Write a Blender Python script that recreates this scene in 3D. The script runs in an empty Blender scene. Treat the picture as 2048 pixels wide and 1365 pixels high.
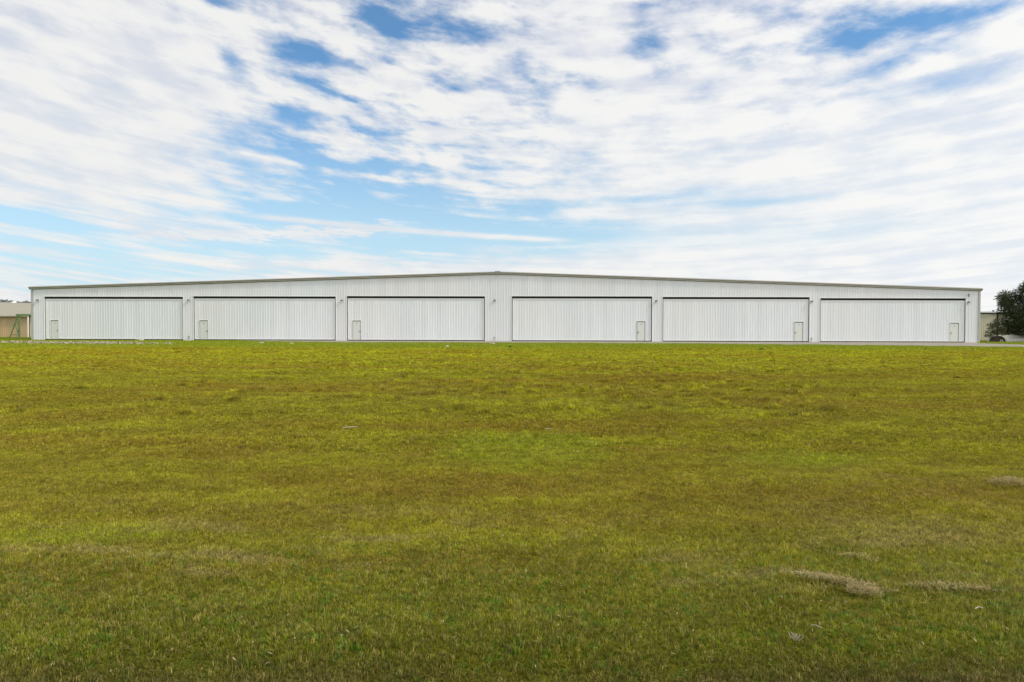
import bpy, math, random
import numpy as np
from mathutils import Matrix, Vector, Euler
random.seed(7); rng = np.random.default_rng(11)
R = math.radians
sc = bpy.context.scene
COL = sc.collection

# ------------------------------------------------------------------ camera
FPX = 1365.0                                    # focal length in photo pixels (2048 wide)
CAM = Vector((0, 0, 1.6))
PITCH = math.atan(27.5/FPX); ROLL = 0.0026
cam_rot = Matrix.Rotation(math.pi/2-PITCH, 3, 'X') @ Matrix.Rotation(ROLL, 3, 'Z')
cd = bpy.data.cameras.new('camera'); cam = bpy.data.objects.new('camera', cd); COL.objects.link(cam)
cam.location = CAM; cam.rotation_euler = cam_rot.to_euler()
cd.sensor_width = 36.0; cd.lens = 36*FPX/2048; cd.clip_end = 20000; cd.clip_start = .1
sc.camera = cam

def ray(px, py):
    return cam_rot @ Vector(((px-1024)/FPX, -(py-682.5)/FPX, -1))
def at(px, py, Y):                              # survey helper: point seen at that pixel on the plane y = Y
    d = ray(px, py); return CAM + d*(Y/d.y)

# ------------------------------------------------------------------ helpers
def link(o, parent=None):
    COL.objects.link(o)
    if parent: o.parent = parent
    return o
def tag(o, label=None, cat=None, group=None, kind=None):
    if label: o['label'] = label
    if cat: o['category'] = cat
    if group: o['group'] = group
    if kind: o['kind'] = kind
    return o
def empty(name, loc, rz=0):
    o = bpy.data.objects.new(name, None); COL.objects.link(o)
    o.location = loc; o.rotation_euler = (0, 0, rz); o.empty_display_size = .3
    return o
class MB:
    def __init__(s): s.v = []; s.f = []
    def add(s, vs, fs):
        n = len(s.v); s.v += [tuple(v) for v in vs]; s.f += [tuple(i+n for i in f) for f in fs]
    def box(s, x0, x1, y0, y1, z0, z1, M=None):
        vs = [Vector((x, y, z)) for z in (z0, z1) for y in (y0, y1) for x in (x0, x1)]
        if M is not None: vs = [M @ v for v in vs]
        s.add(vs, [(0,2,3,1),(4,5,7,6),(0,1,5,4),(2,6,7,3),(0,4,6,2),(1,3,7,5)])
    def bar(s, a, b, w, h=None, n=4, r2=None):
        a = Vector(a); b = Vector(b); d = (b-a).normalized()
        u = d.cross(Vector((0,0,1)));
        if u.length < 1e-3: u = Vector((1,0,0))
        u.normalize(); w2 = u.cross(d).normalized(); h = h or w
        k = (r2/w if r2 else 1); vs = []
        for p, q in ((a, 1), (b, k)):
            for i in range(n):
                t = 2*math.pi*(i+.5)/n; m = 1.4142 if n == 4 else 1
                vs.append(p + u*math.cos(t)*w*.5*q*m + w2*math.sin(t)*h*.5*q*m)
        fs = [(i, (i+1) % n, n+(i+1) % n, n+i) for i in range(n)] + [tuple(range(n))[::-1], tuple(range(n, 2*n))]
        s.add(vs, fs)
    def extrude(s, prof, a, b):                 # prof: (y,z) closed outline extruded from point a to point b
        n = len(prof); a = Vector(a); b = Vector(b)
        vs = [a+Vector((0, p[0], p[1])) for p in prof] + [b+Vector((0, p[0], p[1])) for p in prof]
        s.add(vs, [(i, (i+1) % n, n+(i+1) % n, n+i) for i in range(n)] + [tuple(range(n))[::-1], tuple(range(n, 2*n))])
    def build(s, name, mat, parent=None, smooth=False):
        me = bpy.data.meshes.new(name); me.from_pydata(s.v, [], s.f); me.materials.append(mat); me.update()
        if smooth:
            for p in me.polygons: p.use_smooth = True
        return link(bpy.data.objects.new(name, me), parent)

# ------------------------------------------------------------------ node helper
class N:
    def __init__(s, nt): s.t = nt
    def new(s, ty, **kw):
        n = s.t.nodes.new(ty)
        for k, v in kw.items(): setattr(n, k, v)
        return n
    def put(s, sock, v):
        if hasattr(v, 'is_output') or isinstance(v, bpy.types.NodeSocket): s.t.links.new(v, sock)
        else: sock.default_value = v
    def m(s, op, a, b=None, c=None, clamp=False):
        n = s.new('ShaderNodeMath', operation=op, use_clamp=clamp)
        for i, v in enumerate((a, b, c)):
            if v is not None: s.put(n.inputs[i], v)
        return n.outputs[0]
    def noise(s, vec, scale, detail=3, rough=.5, dist=0, col=False):
        n = s.new('ShaderNodeTexNoise'); s.put(n.inputs['Vector'], vec)
        n.inputs['Scale'].default_value = scale; n.inputs['Detail'].default_value = detail
        n.inputs['Roughness'].default_value = rough; n.inputs['Distortion'].default_value = dist
        return n.outputs['Color' if col else 'Fac']
    def mapr(s, v, a, b, c=0., d=1., smooth=True):
        n = s.new('ShaderNodeMapRange'); n.interpolation_type = 'SMOOTHSTEP' if smooth else 'LINEAR'
        s.put(n.inputs[0], v)
        for i, q in enumerate((a, b, c, d)): s.put(n.inputs[i+1], q)
        return n.outputs[0]
    def mix(s, f, a, b, mode='MIX'):
        n = s.new('ShaderNodeMix', data_type='RGBA', blend_type=mode)
        s.put(n.inputs[0], f); s.put(n.inputs[6], a if not isinstance(a, tuple) else (*a[:3], 1))
        s.put(n.inputs[7], b if not isinstance(b, tuple) else (*b[:3], 1)); return n.outputs[2]
    def comb(s, x, y, z=0.):
        n = s.new('ShaderNodeCombineXYZ')
        for i, v in enumerate((x, y, z)): s.put(n.inputs[i], v)
        return n.outputs[0]
    def sep(s, v):
        n = s.new('ShaderNodeSeparateXYZ'); s.put(n.inputs[0], v); return n.outputs
    def scale(s, col, f):
        n = s.new('ShaderNodeVectorMath', operation='SCALE'); s.put(n.inputs[0], col); s.put(n.inputs['Scale'], f); return n.outputs[0]

def material(name, fn=None, col=(.5,.5,.5), rough=.6, metal=0., var=.06, nscale=3., spec=.5, bump=0.):
    m = bpy.data.materials.new(name); m.use_nodes = True; nt = m.node_tree; k = N(nt)
    b = nt.nodes['Principled BSDF']; b.inputs['Roughness'].default_value = rough; b.inputs['Metallic'].default_value = metal
    b.inputs['Specular IOR Level'].default_value = spec
    if fn: fn(k, b)
    else:
        tc = k.new('ShaderNodeTexCoord').outputs['Object']
        f = k.mapr(k.noise(tc, nscale, 4, .6), .25, .75, 1-var, 1+var)
        k.put(b.inputs['Base Color'], k.scale(col, f))
        if bump:
            bn = k.new('ShaderNodeBump'); bn.inputs['Strength'].default_value = bump; bn.inputs['Distance'].default_value = .02
            k.put(bn.inputs['Height'], k.noise(tc, nscale*8, 3, .6)); k.put(b.inputs['Normal'], bn.outputs[0])
    return m

def panel_mat(name, col, width=.915, var=.035, axis=0, rough=.42, dirt=.05):
    def fn(k, b):
        o = k.sep(k.new('ShaderNodeTexCoord').outputs['Object'])
        cell = k.m('FLOOR', k.m('DIVIDE', o[axis], width))
        wn = k.new('ShaderNodeTexWhiteNoise', noise_dimensions='1D'); k.put(wn.inputs['W'], cell)
        f = k.mapr(wn.outputs['Value'], 0, 1, 1-var, 1+var, False)
        st = k.noise(k.comb(k.m('MULTIPLY', o[axis], 5.), k.m('MULTIPLY', o[2], .35)), 1., 4, .6)
        f = k.m('MULTIPLY', f, k.mapr(st, .3, .75, 1+dirt*.3, 1-dirt))
        cl = k.noise(k.comb(k.m('MULTIPLY', o[axis], .12), k.m('MULTIPLY', o[2], .1)), 1., 2)
        c2 = k.mix(k.mapr(cl, .35, .65), tuple(col), (col[0]*1.02, col[1]*.985, col[2]*.975))
        k.put(b.inputs['Base Color'], k.scale(c2, f))
    return material(name, fn, rough=rough, spec=.35)

M = {}
M['white'] = panel_mat('white_wall_panel', (.735,.75,.74))
M['door'] = panel_mat('white_door_panel', (.745,.765,.755), width=.61)
M['flat'] = material('white_trim', col=(.78,.78,.75), rough=.45, var=.03)
M['man'] = material('man_door_paint', col=(.66,.67,.60), rough=.5, var=.03)
M['trim'] = material('beige_trim', col=(.25,.235,.18), rough=.5, var=.05)
M['corner'] = material('corner_trim', col=(.42,.40,.35), rough=.5, var=.04)
M['roof'] = material('roof_sheet', col=(.55,.54,.50), rough=.4)
M['dark'] = material('dark_seal_and_gap', col=(.014,.014,.012), rough=.8)
M['shadowgap'] = material('dark_interior', col=(.02,.02,.018), rough=.9)
M['lamp'] = material('lamp_housing', col=(.06,.055,.05), rough=.5)
M['glass'] = material('lamp_lens', col=(.6,.6,.58), rough=.15)
M['handle'] = material('door_handle_metal', col=(.22,.21,.19), rough=.35, metal=.7)
M['tan'] = panel_mat('tan_wall_panel', (.52,.38,.205), width=.8, var=.05)
M['tanroof'] = panel_mat('tan_roof_panel', (.31,.28,.19), width=.9, var=.03)
M['cream'] = panel_mat('cream_wall_panel', (.72,.60,.37), width=.8)
M['beige'] = panel_mat('beige_wall_panel', (.76,.73,.56), width=.75, var=.05)
M['green'] = material('green_painted_steel', col=(.13,.21,.075), rough=.45, var=.15, nscale=1.5)
M['galv'] = material('galvanised_sheet', col=(.46,.43,.37), rough=.35, metal=.25, var=.12)
M['bark'] = material('bark', col=(.07,.05,.035), rough=.9, var=.3, nscale=6, bump=.4)
M['stone'] = material('pale_stone', rough=.9, fn=lambda k, b: k.put(b.inputs['Base Color'], k.mix(
    k.mapr(k.noise(k.new('ShaderNodeTexCoord').outputs['Object'], 2.3, 2, .7), .42, .6), (.13,.10,.06), (.48,.41,.29))))
M['slab'] = material('weathered_concrete', col=(.60,.53,.42), rough=.9, var=.15)
M['apron'] = material('apron_concrete', rough=.85, fn=lambda k, b: k.put(b.inputs['Base Color'], k.mix(
    k.mapr(k.noise(k.new('ShaderNodeTexCoord').outputs['Object'], .5, 5, .6), .3, .7), (.225,.195,.145), (.31,.27,.20))))
M['stick'] = material('bleached_wood', col=(.46,.40,.29), rough=.8, var=.2, nscale=9)

# ------------------------------------------------------------------ terrain
def smooth(a, b, t):
    t = np.clip((t-a)/(b-a), 0, 1); return t*t*(3-2*t)
_ph = rng.uniform(0, 6.28, (24,)); _an = rng.uniform(0, 6.28, (24,))
def bumps(x, y):
    z = np.zeros(np.broadcast(x, y).shape)
    for i in range(24):
        wl = 0.9*1.16**i
        if wl > 22: break
        k = 2*math.pi/wl
        z = z + np.sin(k*(x*math.cos(_an[i])+y*math.sin(_an[i]))+_ph[i])*(.004*wl**.55)
    return z
def ground_z(x, y):
    x = np.asarray(x, float); y = np.asarray(y, float)
    base = -1.0*(1-smooth(8, 58, y))
    swale = -.07*np.exp(-((y-5.15-.02*x)/.35)**2)
    w = 1-smooth(50, 59, y)
    return base + swale + bumps(x, y)*w

def col_grass(k, pos, blade):
    """colour of the turf by place in the field: yellow-green, dead brown, fresh green and straw areas"""
    p = k.sep(pos); X, Y = p[0], p[1]
    v1 = k.comb(k.m('MULTIPLY', X, .055), k.m('MULTIPLY', Y, .27))
    v2 = k.comb(k.m('MULTIPLY', X, .38), k.m('MULTIPLY', Y, .75))
    n1 = k.noise(v1, 1., 5, .62, .3); n2 = k.noise(v2, 1., 4, .6); n3 = k.noise(pos, 2.6, 4, .65); n4 = k.noise(pos, 11., 3, .6)
    near = k.mapr(Y, 7.5, 15., 1., 0.); far = k.mapr(Y, 18., 58., 0., 1.)
    olive = k.mix(far, (.235,.215,.012), (.315,.315,.004))
    yel = k.mix(far, (.315,.305,.013), (.40,.41,.005))
    brown = k.mix(far, (.25,.158,.016), (.30,.195,.006))
    green = (.10,.25,.017)
    c = k.mix(k.mapr(n2, .38, .66), olive, yel)
    fb = k.m('ADD', k.m('MULTIPLY', n1, .75), k.m('MULTIPLY', n3, .25))
    c = k.mix(k.mapr(fb, .44, .60, 0., .55), c, brown)
    # the strip of lusher turf beside the apron
    lush = k.mapr(k.m('ADD', Y, k.m('MULTIPLY', n2, 8.)), 50., 62.)
    c = k.mix(k.m('MULTIPLY', lush, .8), c, (.19,.25,.008))
    # fresh green patches: a ring of lush turf in mid field, and clover among the turf close by
    def blob(cx, cy, rx, ry):
        a = k.m('DIVIDE', k.m('SUBTRACT', X, cx), rx); b2 = k.m('DIVIDE', k.m('SUBTRACT', Y, cy), ry)
        return k.m('ADD', k.m('MULTIPLY', a, a), k.m('MULTIPLY', b2, b2))
    for cx, cy, rx, ry, am in ((.35, 14.6, 2.0, 2.3, .5), (5.8, 13.6, 1.6, 1.1, .4), (-5.3, 8.5, 1.2, .5, .35), (-3.6, 13.9, 1.5, 1.2, .2)):
        r2 = k.m('ADD', blob(cx, cy, rx, ry), k.m('MULTIPLY', k.m('SUBTRACT', n3, .5), 2.2))
        c = k.mix(k.mapr(r2, .2, 1.4, am, 0.), c, (.27,.33,.012))
    n5 = k.noise(pos, 7., 4, .7)
    g = k.mapr(k.m('ADD', k.m('MULTIPLY', n5, .6), k.m('MULTIPLY', n4, .4)), .47, .60)
    g = k.m('MULTIPLY', g, k.mapr(n3, .36, .62)); g = k.m('MULTIPLY', g, k.mapr(Y, 6.3, 9.8, .95, .0))
    c = k.mix(g, c, green)
    # darker green turf close by, dark brown in the nearest strip
    c = k.mix(k.mapr(Y, 5.2, 9., .55, 0.), c, (.10,.145,.009))
    c = k.mix(k.m('MULTIPLY', k.mapr(k.m('ADD', Y, k.m('MULTIPLY', n3, .7)), 5.2, 6.0, 1., 0.), .7), c, (.078,.055,.022))
    # thatch lying on the turf
    s = k.mapr(k.m('ADD', k.m('MULTIPLY', k.noise(k.comb(k.m('MULTIPLY', X, .5), k.m('MULTIPLY', Y, 1.1), 3.7), 1., 3, .6), .8), k.m('MULTIPLY', n4, .2)), .49, .63)
    s = k.m('MULTIPLY', s, k.mapr(Y, 11., 7.8)); s = k.m('MULTIPLY', s, k.mapr(Y, 6.2, 7.1))
    right = k.m('MULTIPLY', k.mapr(X, 2.5, 6.), k.mapr(Y, 14., 10.)); s = k.m('MAXIMUM', s, k.m('MULTIPLY', k.m('MULTIPLY', right, k.mapr(n3, .48, .62)), .55))
    c = k.mix(k.m('MULTIPLY', s, .5), c, (.36,.285,.12))
    return c

def ground_fn(k, b):
    pos = k.new('ShaderNodeNewGeometry').outputs['Position']
    c = col_grass(k, pos, False)
    n = k.noise(pos, 45., 4, .75)
    c = k.scale(c, k.mapr(n, .38, .62, .25, .85))
    k.put(b.inputs['Base Color'], c)
    bn = k.new('ShaderNodeBump'); bn.inputs['Strength'].default_value = .8; bn.inputs['Distance'].default_value = .03
    k.put(bn.inputs['Height'], n); k.put(b.inputs['Normal'], bn.outputs[0])
M['ground'] = material('turf_soil', ground_fn, rough=1., spec=.05)

def blade_fn(k, b):
    pos = k.new('ShaderNodeNewGeometry').outputs['Position']
    c = col_grass(k, pos, True); p_ = k.sep(pos)
    a = k.new('ShaderNodeAttribute', attribute_name='rnd').outputs['Vector']; a = k.sep(a)
    c = k.mix(k.m('MULTIPLY', k.mapr(a[0], k.mapr(p_[1], 6., 16., .52, .72), .9), .7), c, (.36,.27,.10))
    c = k.mix(k.mapr(a[0], .0, .18, .55, 0.), c, (.085,.062,.02))
    c = k.scale(c, k.mapr(a[1], .1, .9, .54, 1.95, False))
    # clumps of brighter and duller turf
    cl = k.noise(pos, 4.5, 3, .6)
    c = k.scale(c, k.mapr(cl, .3, .7, .82, 1.2))
    k.put(b.inputs['Base Color'], c)
    nt = k.t; tr = k.new('ShaderNodeBsdfTranslucent'); k.put(tr.inputs[0], c)
    mx = k.new('ShaderNodeMixShader'); mx.inputs[0].default_value = .3
    nt.links.new(b.outputs[0], mx.inputs[1]); nt.links.new(tr.outputs[0], mx.inputs[2])
    nt.links.new(mx.outputs[0], nt.nodes['Material Output'].inputs[0])
M['blade'] = material('grass_blade', blade_fn, rough=.6, spec=.25)

def axis_lines(parts):
    out = []
    for a, b, st in parts: out += list(np.arange(a, b, st))
    out.append(parts[-1][1]); return np.array(out)
xs = axis_lines([(-6000,-400,800),(-400,-100,50),(-100,-30,4),(-30,-14,.8),(-14,14,.2),(14,30,.8),(30,100,4),(100,400,50),(400,6000,800)])
ys = axis_lines([(-6000,-400,800),(-400,-20,20),(-20,0,2),(0,4,.5),(4,18,.16),(18,34,.4),(34,60,1.),(60,140,5),(140,400,40),(400,9000,860)])
XX, YY = np.meshgrid(xs, ys); ZZ = ground_z(XX, YY)
me = bpy.data.meshes.new('ground')
nx, ny = len(xs), len(ys)
idx = np.arange(nx*ny).reshape(ny, nx)
faces = np.stack([idx[:-1,:-1], idx[:-1,1:], idx[1:,1:], idx[1:,:-1]], -1).reshape(-1, 4)
me.from_pydata(np.stack([XX, YY, ZZ], -1).reshape(-1, 3).tolist(), [], faces.tolist())
for p in me.polygons: p.use_smooth = True
me.materials.append(M['ground'])
ground = link(bpy.data.objects.new('ground', me)); tag(ground, kind='structure')

def gpt(px, py):                                # where the line of sight meets the ground
    d = ray(px, py); t = 3.
    for _ in range(4000):
        p = CAM + d*t
        if p.z <= float(ground_z(p.x, p.y)): break
        t += .02+t*.0006
    return p

# ------------------------------------------------------------------ grass (ground cover)
def blade_mesh(name, size, n, w, hmin, hmax, seed, nc, cr):
    """a square of turf: n blades gathered in nc little tufts of radius cr; every tuft has its own vigour"""
    g = np.random.default_rng(seed)
    r = size*.5*1.15
    c = g.uniform(-r, r, (nc, 2)); pick = g.integers(0, nc, n)
    off = g.normal(0, cr, (n, 2)); x = c[pick, 0]+off[:, 0]; y = c[pick, 1]+off[:, 1]
    ch = g.uniform(.55, 1.45, nc)[pick]
    h = g.uniform(hmin, hmax, n)*ch
    az = g.uniform(0, 6.283, nc)[pick]+g.normal(0, .9, n); lean = g.uniform(.2, 1.35, nc)[pick]+g.normal(0, .25, n)
    wz = g.uniform(0, 6.283, n)
    hw = w*.5*g.uniform(.7, 1.3, n)
    rv0 = np.stack([.75*g.random(nc)[pick]+.25*g.random(n), .72*g.random(nc)[pick]+.28*g.random(n), g.random(n)], -1)
    dx, dy = np.cos(az), np.sin(az); ux, uy = np.cos(wz)*hw, np.sin(wz)*hw
    L1 = lean*.45; L2 = lean
    z0 = -.012*np.ones(n)
    m1 = h*.55
    p1x, p1y, p1z = x+dx*np.sin(L1)*m1, y+dy*np.sin(L1)*m1, np.cos(L1)*m1
    p2x, p2y, p2z = p1x+dx*np.sin(L2)*(h-m1), p1y+dy*np.sin(L2)*(h-m1), p1z+np.cos(L2)*(h-m1)
    V = np.stack([np.stack([x-ux, y-uy, z0], -1), np.stack([x+ux, y+uy, z0], -1),
                  np.stack([p1x+ux*.8, p1y+uy*.8, p1z], -1), np.stack([p1x-ux*.8, p1y-uy*.8, p1z], -1),
                  np.stack([p2x, p2y, p2z], -1)], 1).reshape(-1, 3)
    b = np.arange(n)*5
    me = bpy.data.meshes.new(name)
    me.vertices.add(n*5); me.vertices.foreach_set('co', V.astype(np.float32).ravel())
    loops = np.stack([b, b+1, b+2, b+3, b+3, b+2, b+4], -1).ravel().astype(np.int32)
    me.loops.add(n*7); me.loops.foreach_set('vertex_index', loops)
    st = np.stack([np.arange(n)*7, np.arange(n)*7+4], -1).ravel().astype(np.int32)
    me.polygons.add(n*2); me.polygons.foreach_set('loop_start', st)
    at_ = me.attributes.new('rnd', 'FLOAT_VECTOR', 'POINT')
    rv = np.repeat(rv0, 5, axis=0).astype(np.float32); at_.data.foreach_set('vector', rv.ravel())
    me.update(calc_edges=True); me.materials.append(M['blade'])
    return me

def grass_field(name, y0, y1, cell, tufts, label, holes=None, marg=5., pts_=None):
    lib = bpy.data.collections.new(name+'_tufts')            # source tufts, only reached through the nodes
    for i, t in enumerate(tufts):
        lib.objects.link(bpy.data.objects.new('tuft', t))
    pts = []
    y = y0
    while y < y1:
        half = .78*(y+cell)+marg; xx = np.arange(-half, half, cell)
        xx = xx + rng.uniform(-.25, .25, len(xx))*cell; yy = y + rng.uniform(-.25, .25, len(xx))*cell
        pts.append(np.stack([xx, yy], -1)); y += cell
    P = np.concatenate(pts) if pts_ is None else pts_
    if holes is not None: P = P[~holes(P[:, 0], P[:, 1])]
    Z = ground_z(P[:, 0], P[:, 1])
    me = bpy.data.meshes.new(name); n = len(P)
    me.vertices.add(n); me.vertices.foreach_set('co', np.stack([P[:, 0], P[:, 1], Z], -1).astype(np.float32).ravel())
    ra = me.attributes.new('rot', 'FLOAT_VECTOR', 'POINT')
    gx = (ground_z(P[:,0]+.2, P[:,1])-ground_z(P[:,0]-.2, P[:,1]))/.4; gy = (ground_z(P[:,0], P[:,1]+.2)-ground_z(P[:,0], P[:,1]-.2))/.4
    rz = rng.uniform(0, 6.283, n); up_ = Vector((0, 0, 1)); rot = np.zeros((n, 3))
    for i in range(n):                          # lay every square of turf on the slope of the ground
        qn = up_.rotation_difference(Vector((-gx[i], -gy[i], 1)).normalized())
        rot[i] = (qn.to_matrix() @ Matrix.Rotation(rz[i], 3, 'Z')).to_euler()[:]
    ra.data.foreach_set('vector', rot.astype(np.float32).ravel())
    sa = me.attributes.new('siz', 'FLOAT', 'POINT'); sa.data.foreach_set('value', rng.uniform(.85, 1.2, n).astype(np.float32))
    o = link(bpy.data.objects.new(name, me)); me.materials.append(M['blade'])
    ng = bpy.data.node_groups.new(name+'_nodes', 'GeometryNodeTree')
    ng.interface.new_socket('Geometry', in_out='INPUT', socket_type='NodeSocketGeometry')
    ng.interface.new_socket('Geometry', in_out='OUTPUT', socket_type='NodeSocketGeometry')
    gi = ng.nodes.new('NodeGroupInput'); go = ng.nodes.new('NodeGroupOutput')
    ci = ng.nodes.new('GeometryNodeCollectionInfo'); ci.inputs[0].default_value = lib
    ci.inputs['Separate Children'].default_value = True; ci.inputs['Reset Children'].default_value = True
    ip = ng.nodes.new('GeometryNodeInstanceOnPoints'); ip.inputs['Pick Instance'].default_value = True
    ri = ng.nodes.new('FunctionNodeRandomValue'); ri.data_type = 'INT'
    [s for s in ri.inputs if s.name == 'Max' and s.type == 'INT'][0].default_value = len(tufts)-1
    [s for s in ri.inputs if s.name == 'Min' and s.type == 'INT'][0].default_value = 0
    na = ng.nodes.new('GeometryNodeInputNamedAttribute'); na.data_type = 'FLOAT_VECTOR'; na.inputs[0].default_value = 'rot'
    nb = ng.nodes.new('GeometryNodeInputNamedAttribute'); nb.data_type = 'FLOAT'; nb.inputs[0].default_value = 'siz'
    L = ng.links.new
    er = ng.nodes.new('FunctionNodeEulerToRotation')
    L(gi.outputs[0], ip.inputs['Points']); L(ci.outputs[0], ip.inputs['Instance'])
    L([s for s in ri.outputs if s.type == 'INT'][0], ip.inputs['Instance Index'])
    L(na.outputs[0], er.inputs[0]); L(er.outputs[0], ip.inputs['Rotation']); L(nb.outputs[0], ip.inputs['Scale'])
    L(ip.outputs[0], go.inputs[0])
    md = o.modifiers.new('scatter', 'NODES'); md.node_group = ng
    tag(o, label, 'grass', kind='stuff')
    return o

# apron outline (also keeps the grass off it)
TH = R(1.2); P0 = Vector((0, 79, 0)); tdir = Vector((math.cos(TH), -math.sin(TH), 0)); ndir = Vector((math.sin(TH), math.cos(TH), 0))
def fac(px, py):                                # local (s, z) on the hangar's front wall
    d = ray(px, py); t = (P0-CAM).dot(ndir)/d.dot(ndir); p = CAM+d*t
    return (p-P0).dot(tdir), p.z
def flat(px, py):
    d = ray(px, py); p = CAM + d*(-CAM.z/d.z); return (p.x, p.y)
front = [flat(485, 682.2), flat(640, 685.2), flat(1000, 686), flat(1400, 688), flat(1640, 690.4), flat(1900, 693.), flat(2048, 694.4), flat(2400, 698)]
a_l = P0 + tdir*fac(485, 680)[0]; 
apoly = front + [flat(2400, 694.5), flat(2048, 690.), flat(1962, 687.2)]
pr = P0 + tdir*(fac(1957, 685)[0]+.4) + ndir*.4; pl = P0 + tdir*(fac(470, 680)[0]) + ndir*.4
apoly += [(pr.x, pr.y), (pl.x, pl.y)]
def in_poly(x, y, poly):
    c = np.zeros(len(x), bool); j = len(poly)-1
    for i in range(len(poly)):
        xi, yi = poly[i]; xj, yj = poly[j]
        if yi != yj:
            t = ((yi > y) != (yj > y)) & (x < (xj-xi)*(y-yi)/(yj-yi)+xi); c ^= t
        j = i
    return c
mb = MB(); mb.add([(x, y, .006) for x, y in apoly], [tuple(range(len(apoly)))]); ap = mb.build('apron', M['apron']); tag(ap, kind='structure')
def holes(x, y):
    bad = np.zeros(len(x), bool)
    for dx, dy in ((0,0),(.55,0),(-.55,0),(0,.55),(0,-.55)): bad |= in_poly(x+dx, y+dy, apoly)
    s = (x-P0.x)*tdir.x+(y-P0.y)*tdir.y; w = (x-P0.x)*ndir.x+(y-P0.y)*ndir.y
    bad |= (w > -.55) & (np.abs(s) < 55)
    return bad

near_t = [blade_mesh('near_tuft', .42, 1500, .0042, .018, .045, 100+i, 330, .009) for i in range(6)]
mid_t = [blade_mesh('mid_tuft', .8, 2000, .008, .022, .055, 200+i, 300, .018) for i in range(6)]
far_t = [blade_mesh('far_tuft', 1.5, 2000, .018, .03, .07, 300+i, 230, .042) for i in range(6)]
grass_field('grass', 4.2, 14, .33, near_t, 'mown turf nearest the viewer, patchy green, brown and straw', marg=3.)
grass_field('grass', 14, 32, .64, mid_t, 'yellow green mown turf across the middle of the field')
grass_field('grass', 32, 76, 1.22, far_t, 'bright yellow green mown turf running up to the white hangar', holes=holes)

tp = []
while len(tp) < 300:
    y = rng.uniform(19, 44); x = rng.normal(0, .30)*y*.9 + .06*y
    if rng.random() < math.exp(-((y-28)/9)**2)+.12: tp.append((x, y))
tus = [blade_mesh('tussock_tuft', .36, 700, .013, .06, .15, 400+i, 12, .08) for i in range(5)]
grass_field('grass_tussocks', 0, 0, 1, tus, 'coarser yellowish tussocks dotted over the middle of the mown field', pts_=np.array(tp))

# ------------------------------------------------------------------ hangar
hangar = empty('hangar', P0, -TH)
tag(hangar, 'very wide white metal aircraft hangar with six big doors and a low gable roof', 'hangar')
S = lambda px: fac(px, 682)[0]
def Z(px, py): return fac(px, py)[1]
sl, sr, sm = S(64.5), S(1957.5), S(995)
zl, zr, zm = Z(64.5, 578.5), Z(1957.5, 581.8), Z(995, 548.5)
def ztop(s): return zl+(zm-zl)*(s-sl)/(sm-sl) if s < sm else zm+(zr-zm)*(s-sm)/(sr-sm)
PIT = .305
def ribbed(mb, s0, s1, z0, z1, y=0., put=lambda s, y, z: (s, y, z), pit=PIT, h=.020):
    """ribbed sheet between s0 and s1; z1 may be a function of s"""
    zf = z1 if callable(z1) else (lambda s: z1)
    pts = [(s0, 0)]; k0 = math.floor(s0/pit)-1; s = k0*pit
    while s < s1+pit:
        for ds, dy in ((-.038, 0), (-.016, -h), (.016, -h), (.038, 0)):
            if s0 < s+ds < s1: pts.append((s+ds, dy))
        s += pit
    pts.append((s1, 0)); vs = []
    for s, dy in pts: vs += [put(s, y+dy, z0), put(s, y+dy, zf(s))]
    mb.add(vs, [(2*i, 2*i+2, 2*i+3, 2*i+1) for i in range(len(pts)-1)])
doors = [(90, 366.5, 594, 'l', 101, 116.5, 641), (387.5, 671.5, 593.3, 'l', 398.7, 415.5, 641.3), (694, 969.5, 592.9, 'l', 705, 721.7, 641.7),
         (1023.5, 1303.5, 593.2, 'r', 1274, 1290.5, 643.3), (1325, 1618, 594.6, 'r', 1589, 1606.5, 644.2), (1640, 1930, 597, 'r', 1900.5, 1918, 646.2)]
mb = MB(); prev = sl
for a, b, *_ in doors:
    ribbed(mb, prev, S(a), 0., ztop); prev = S(b)
ribbed(mb, prev, sr, 0., ztop)
for a, b, yt, *_ in doors:
    ribbed(mb, S(a), S(b), Z((a+b)/2, yt), ztop)
DEEP = 34.
for s, sg in ((sl, 1), (sr, -1)):               # side walls
    pts = []
    ribbed(mb, 0, DEEP, 0., ztop(s), 0., put=(lambda q, y, z, s=s, sg=sg: (s+sg*y, q, z)))
ribbed(mb, sl, sr, 0., ztop, 0., put=lambda s, y, z: (s, DEEP-y, z))
wall = mb.build('wall', M['white'], hangar)
# roof
mb = MB(); ov = .22
for a, b, za, zb in ((sl-ov, sm, zl, zm), (sm, sr+ov, zm, zr)):
    mb.add([(a, -.2, za+.08), (b, -.2, zb+.08), (b, DEEP+.2, zb+.08), (a, DEEP+.2, za+.08),
            (a, -.2, za+.02), (b, -.2, zb+.02), (b, DEEP+.2, zb+.02), (a, DEEP+.2, za+.02)],
           [(0,1,2,3),(7,6,5,4),(0,4,5,1),(2,6,7,3),(0,3,7,4),(1,5,6,2)])
mb.build('roof', M['roof'], hangar)
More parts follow.
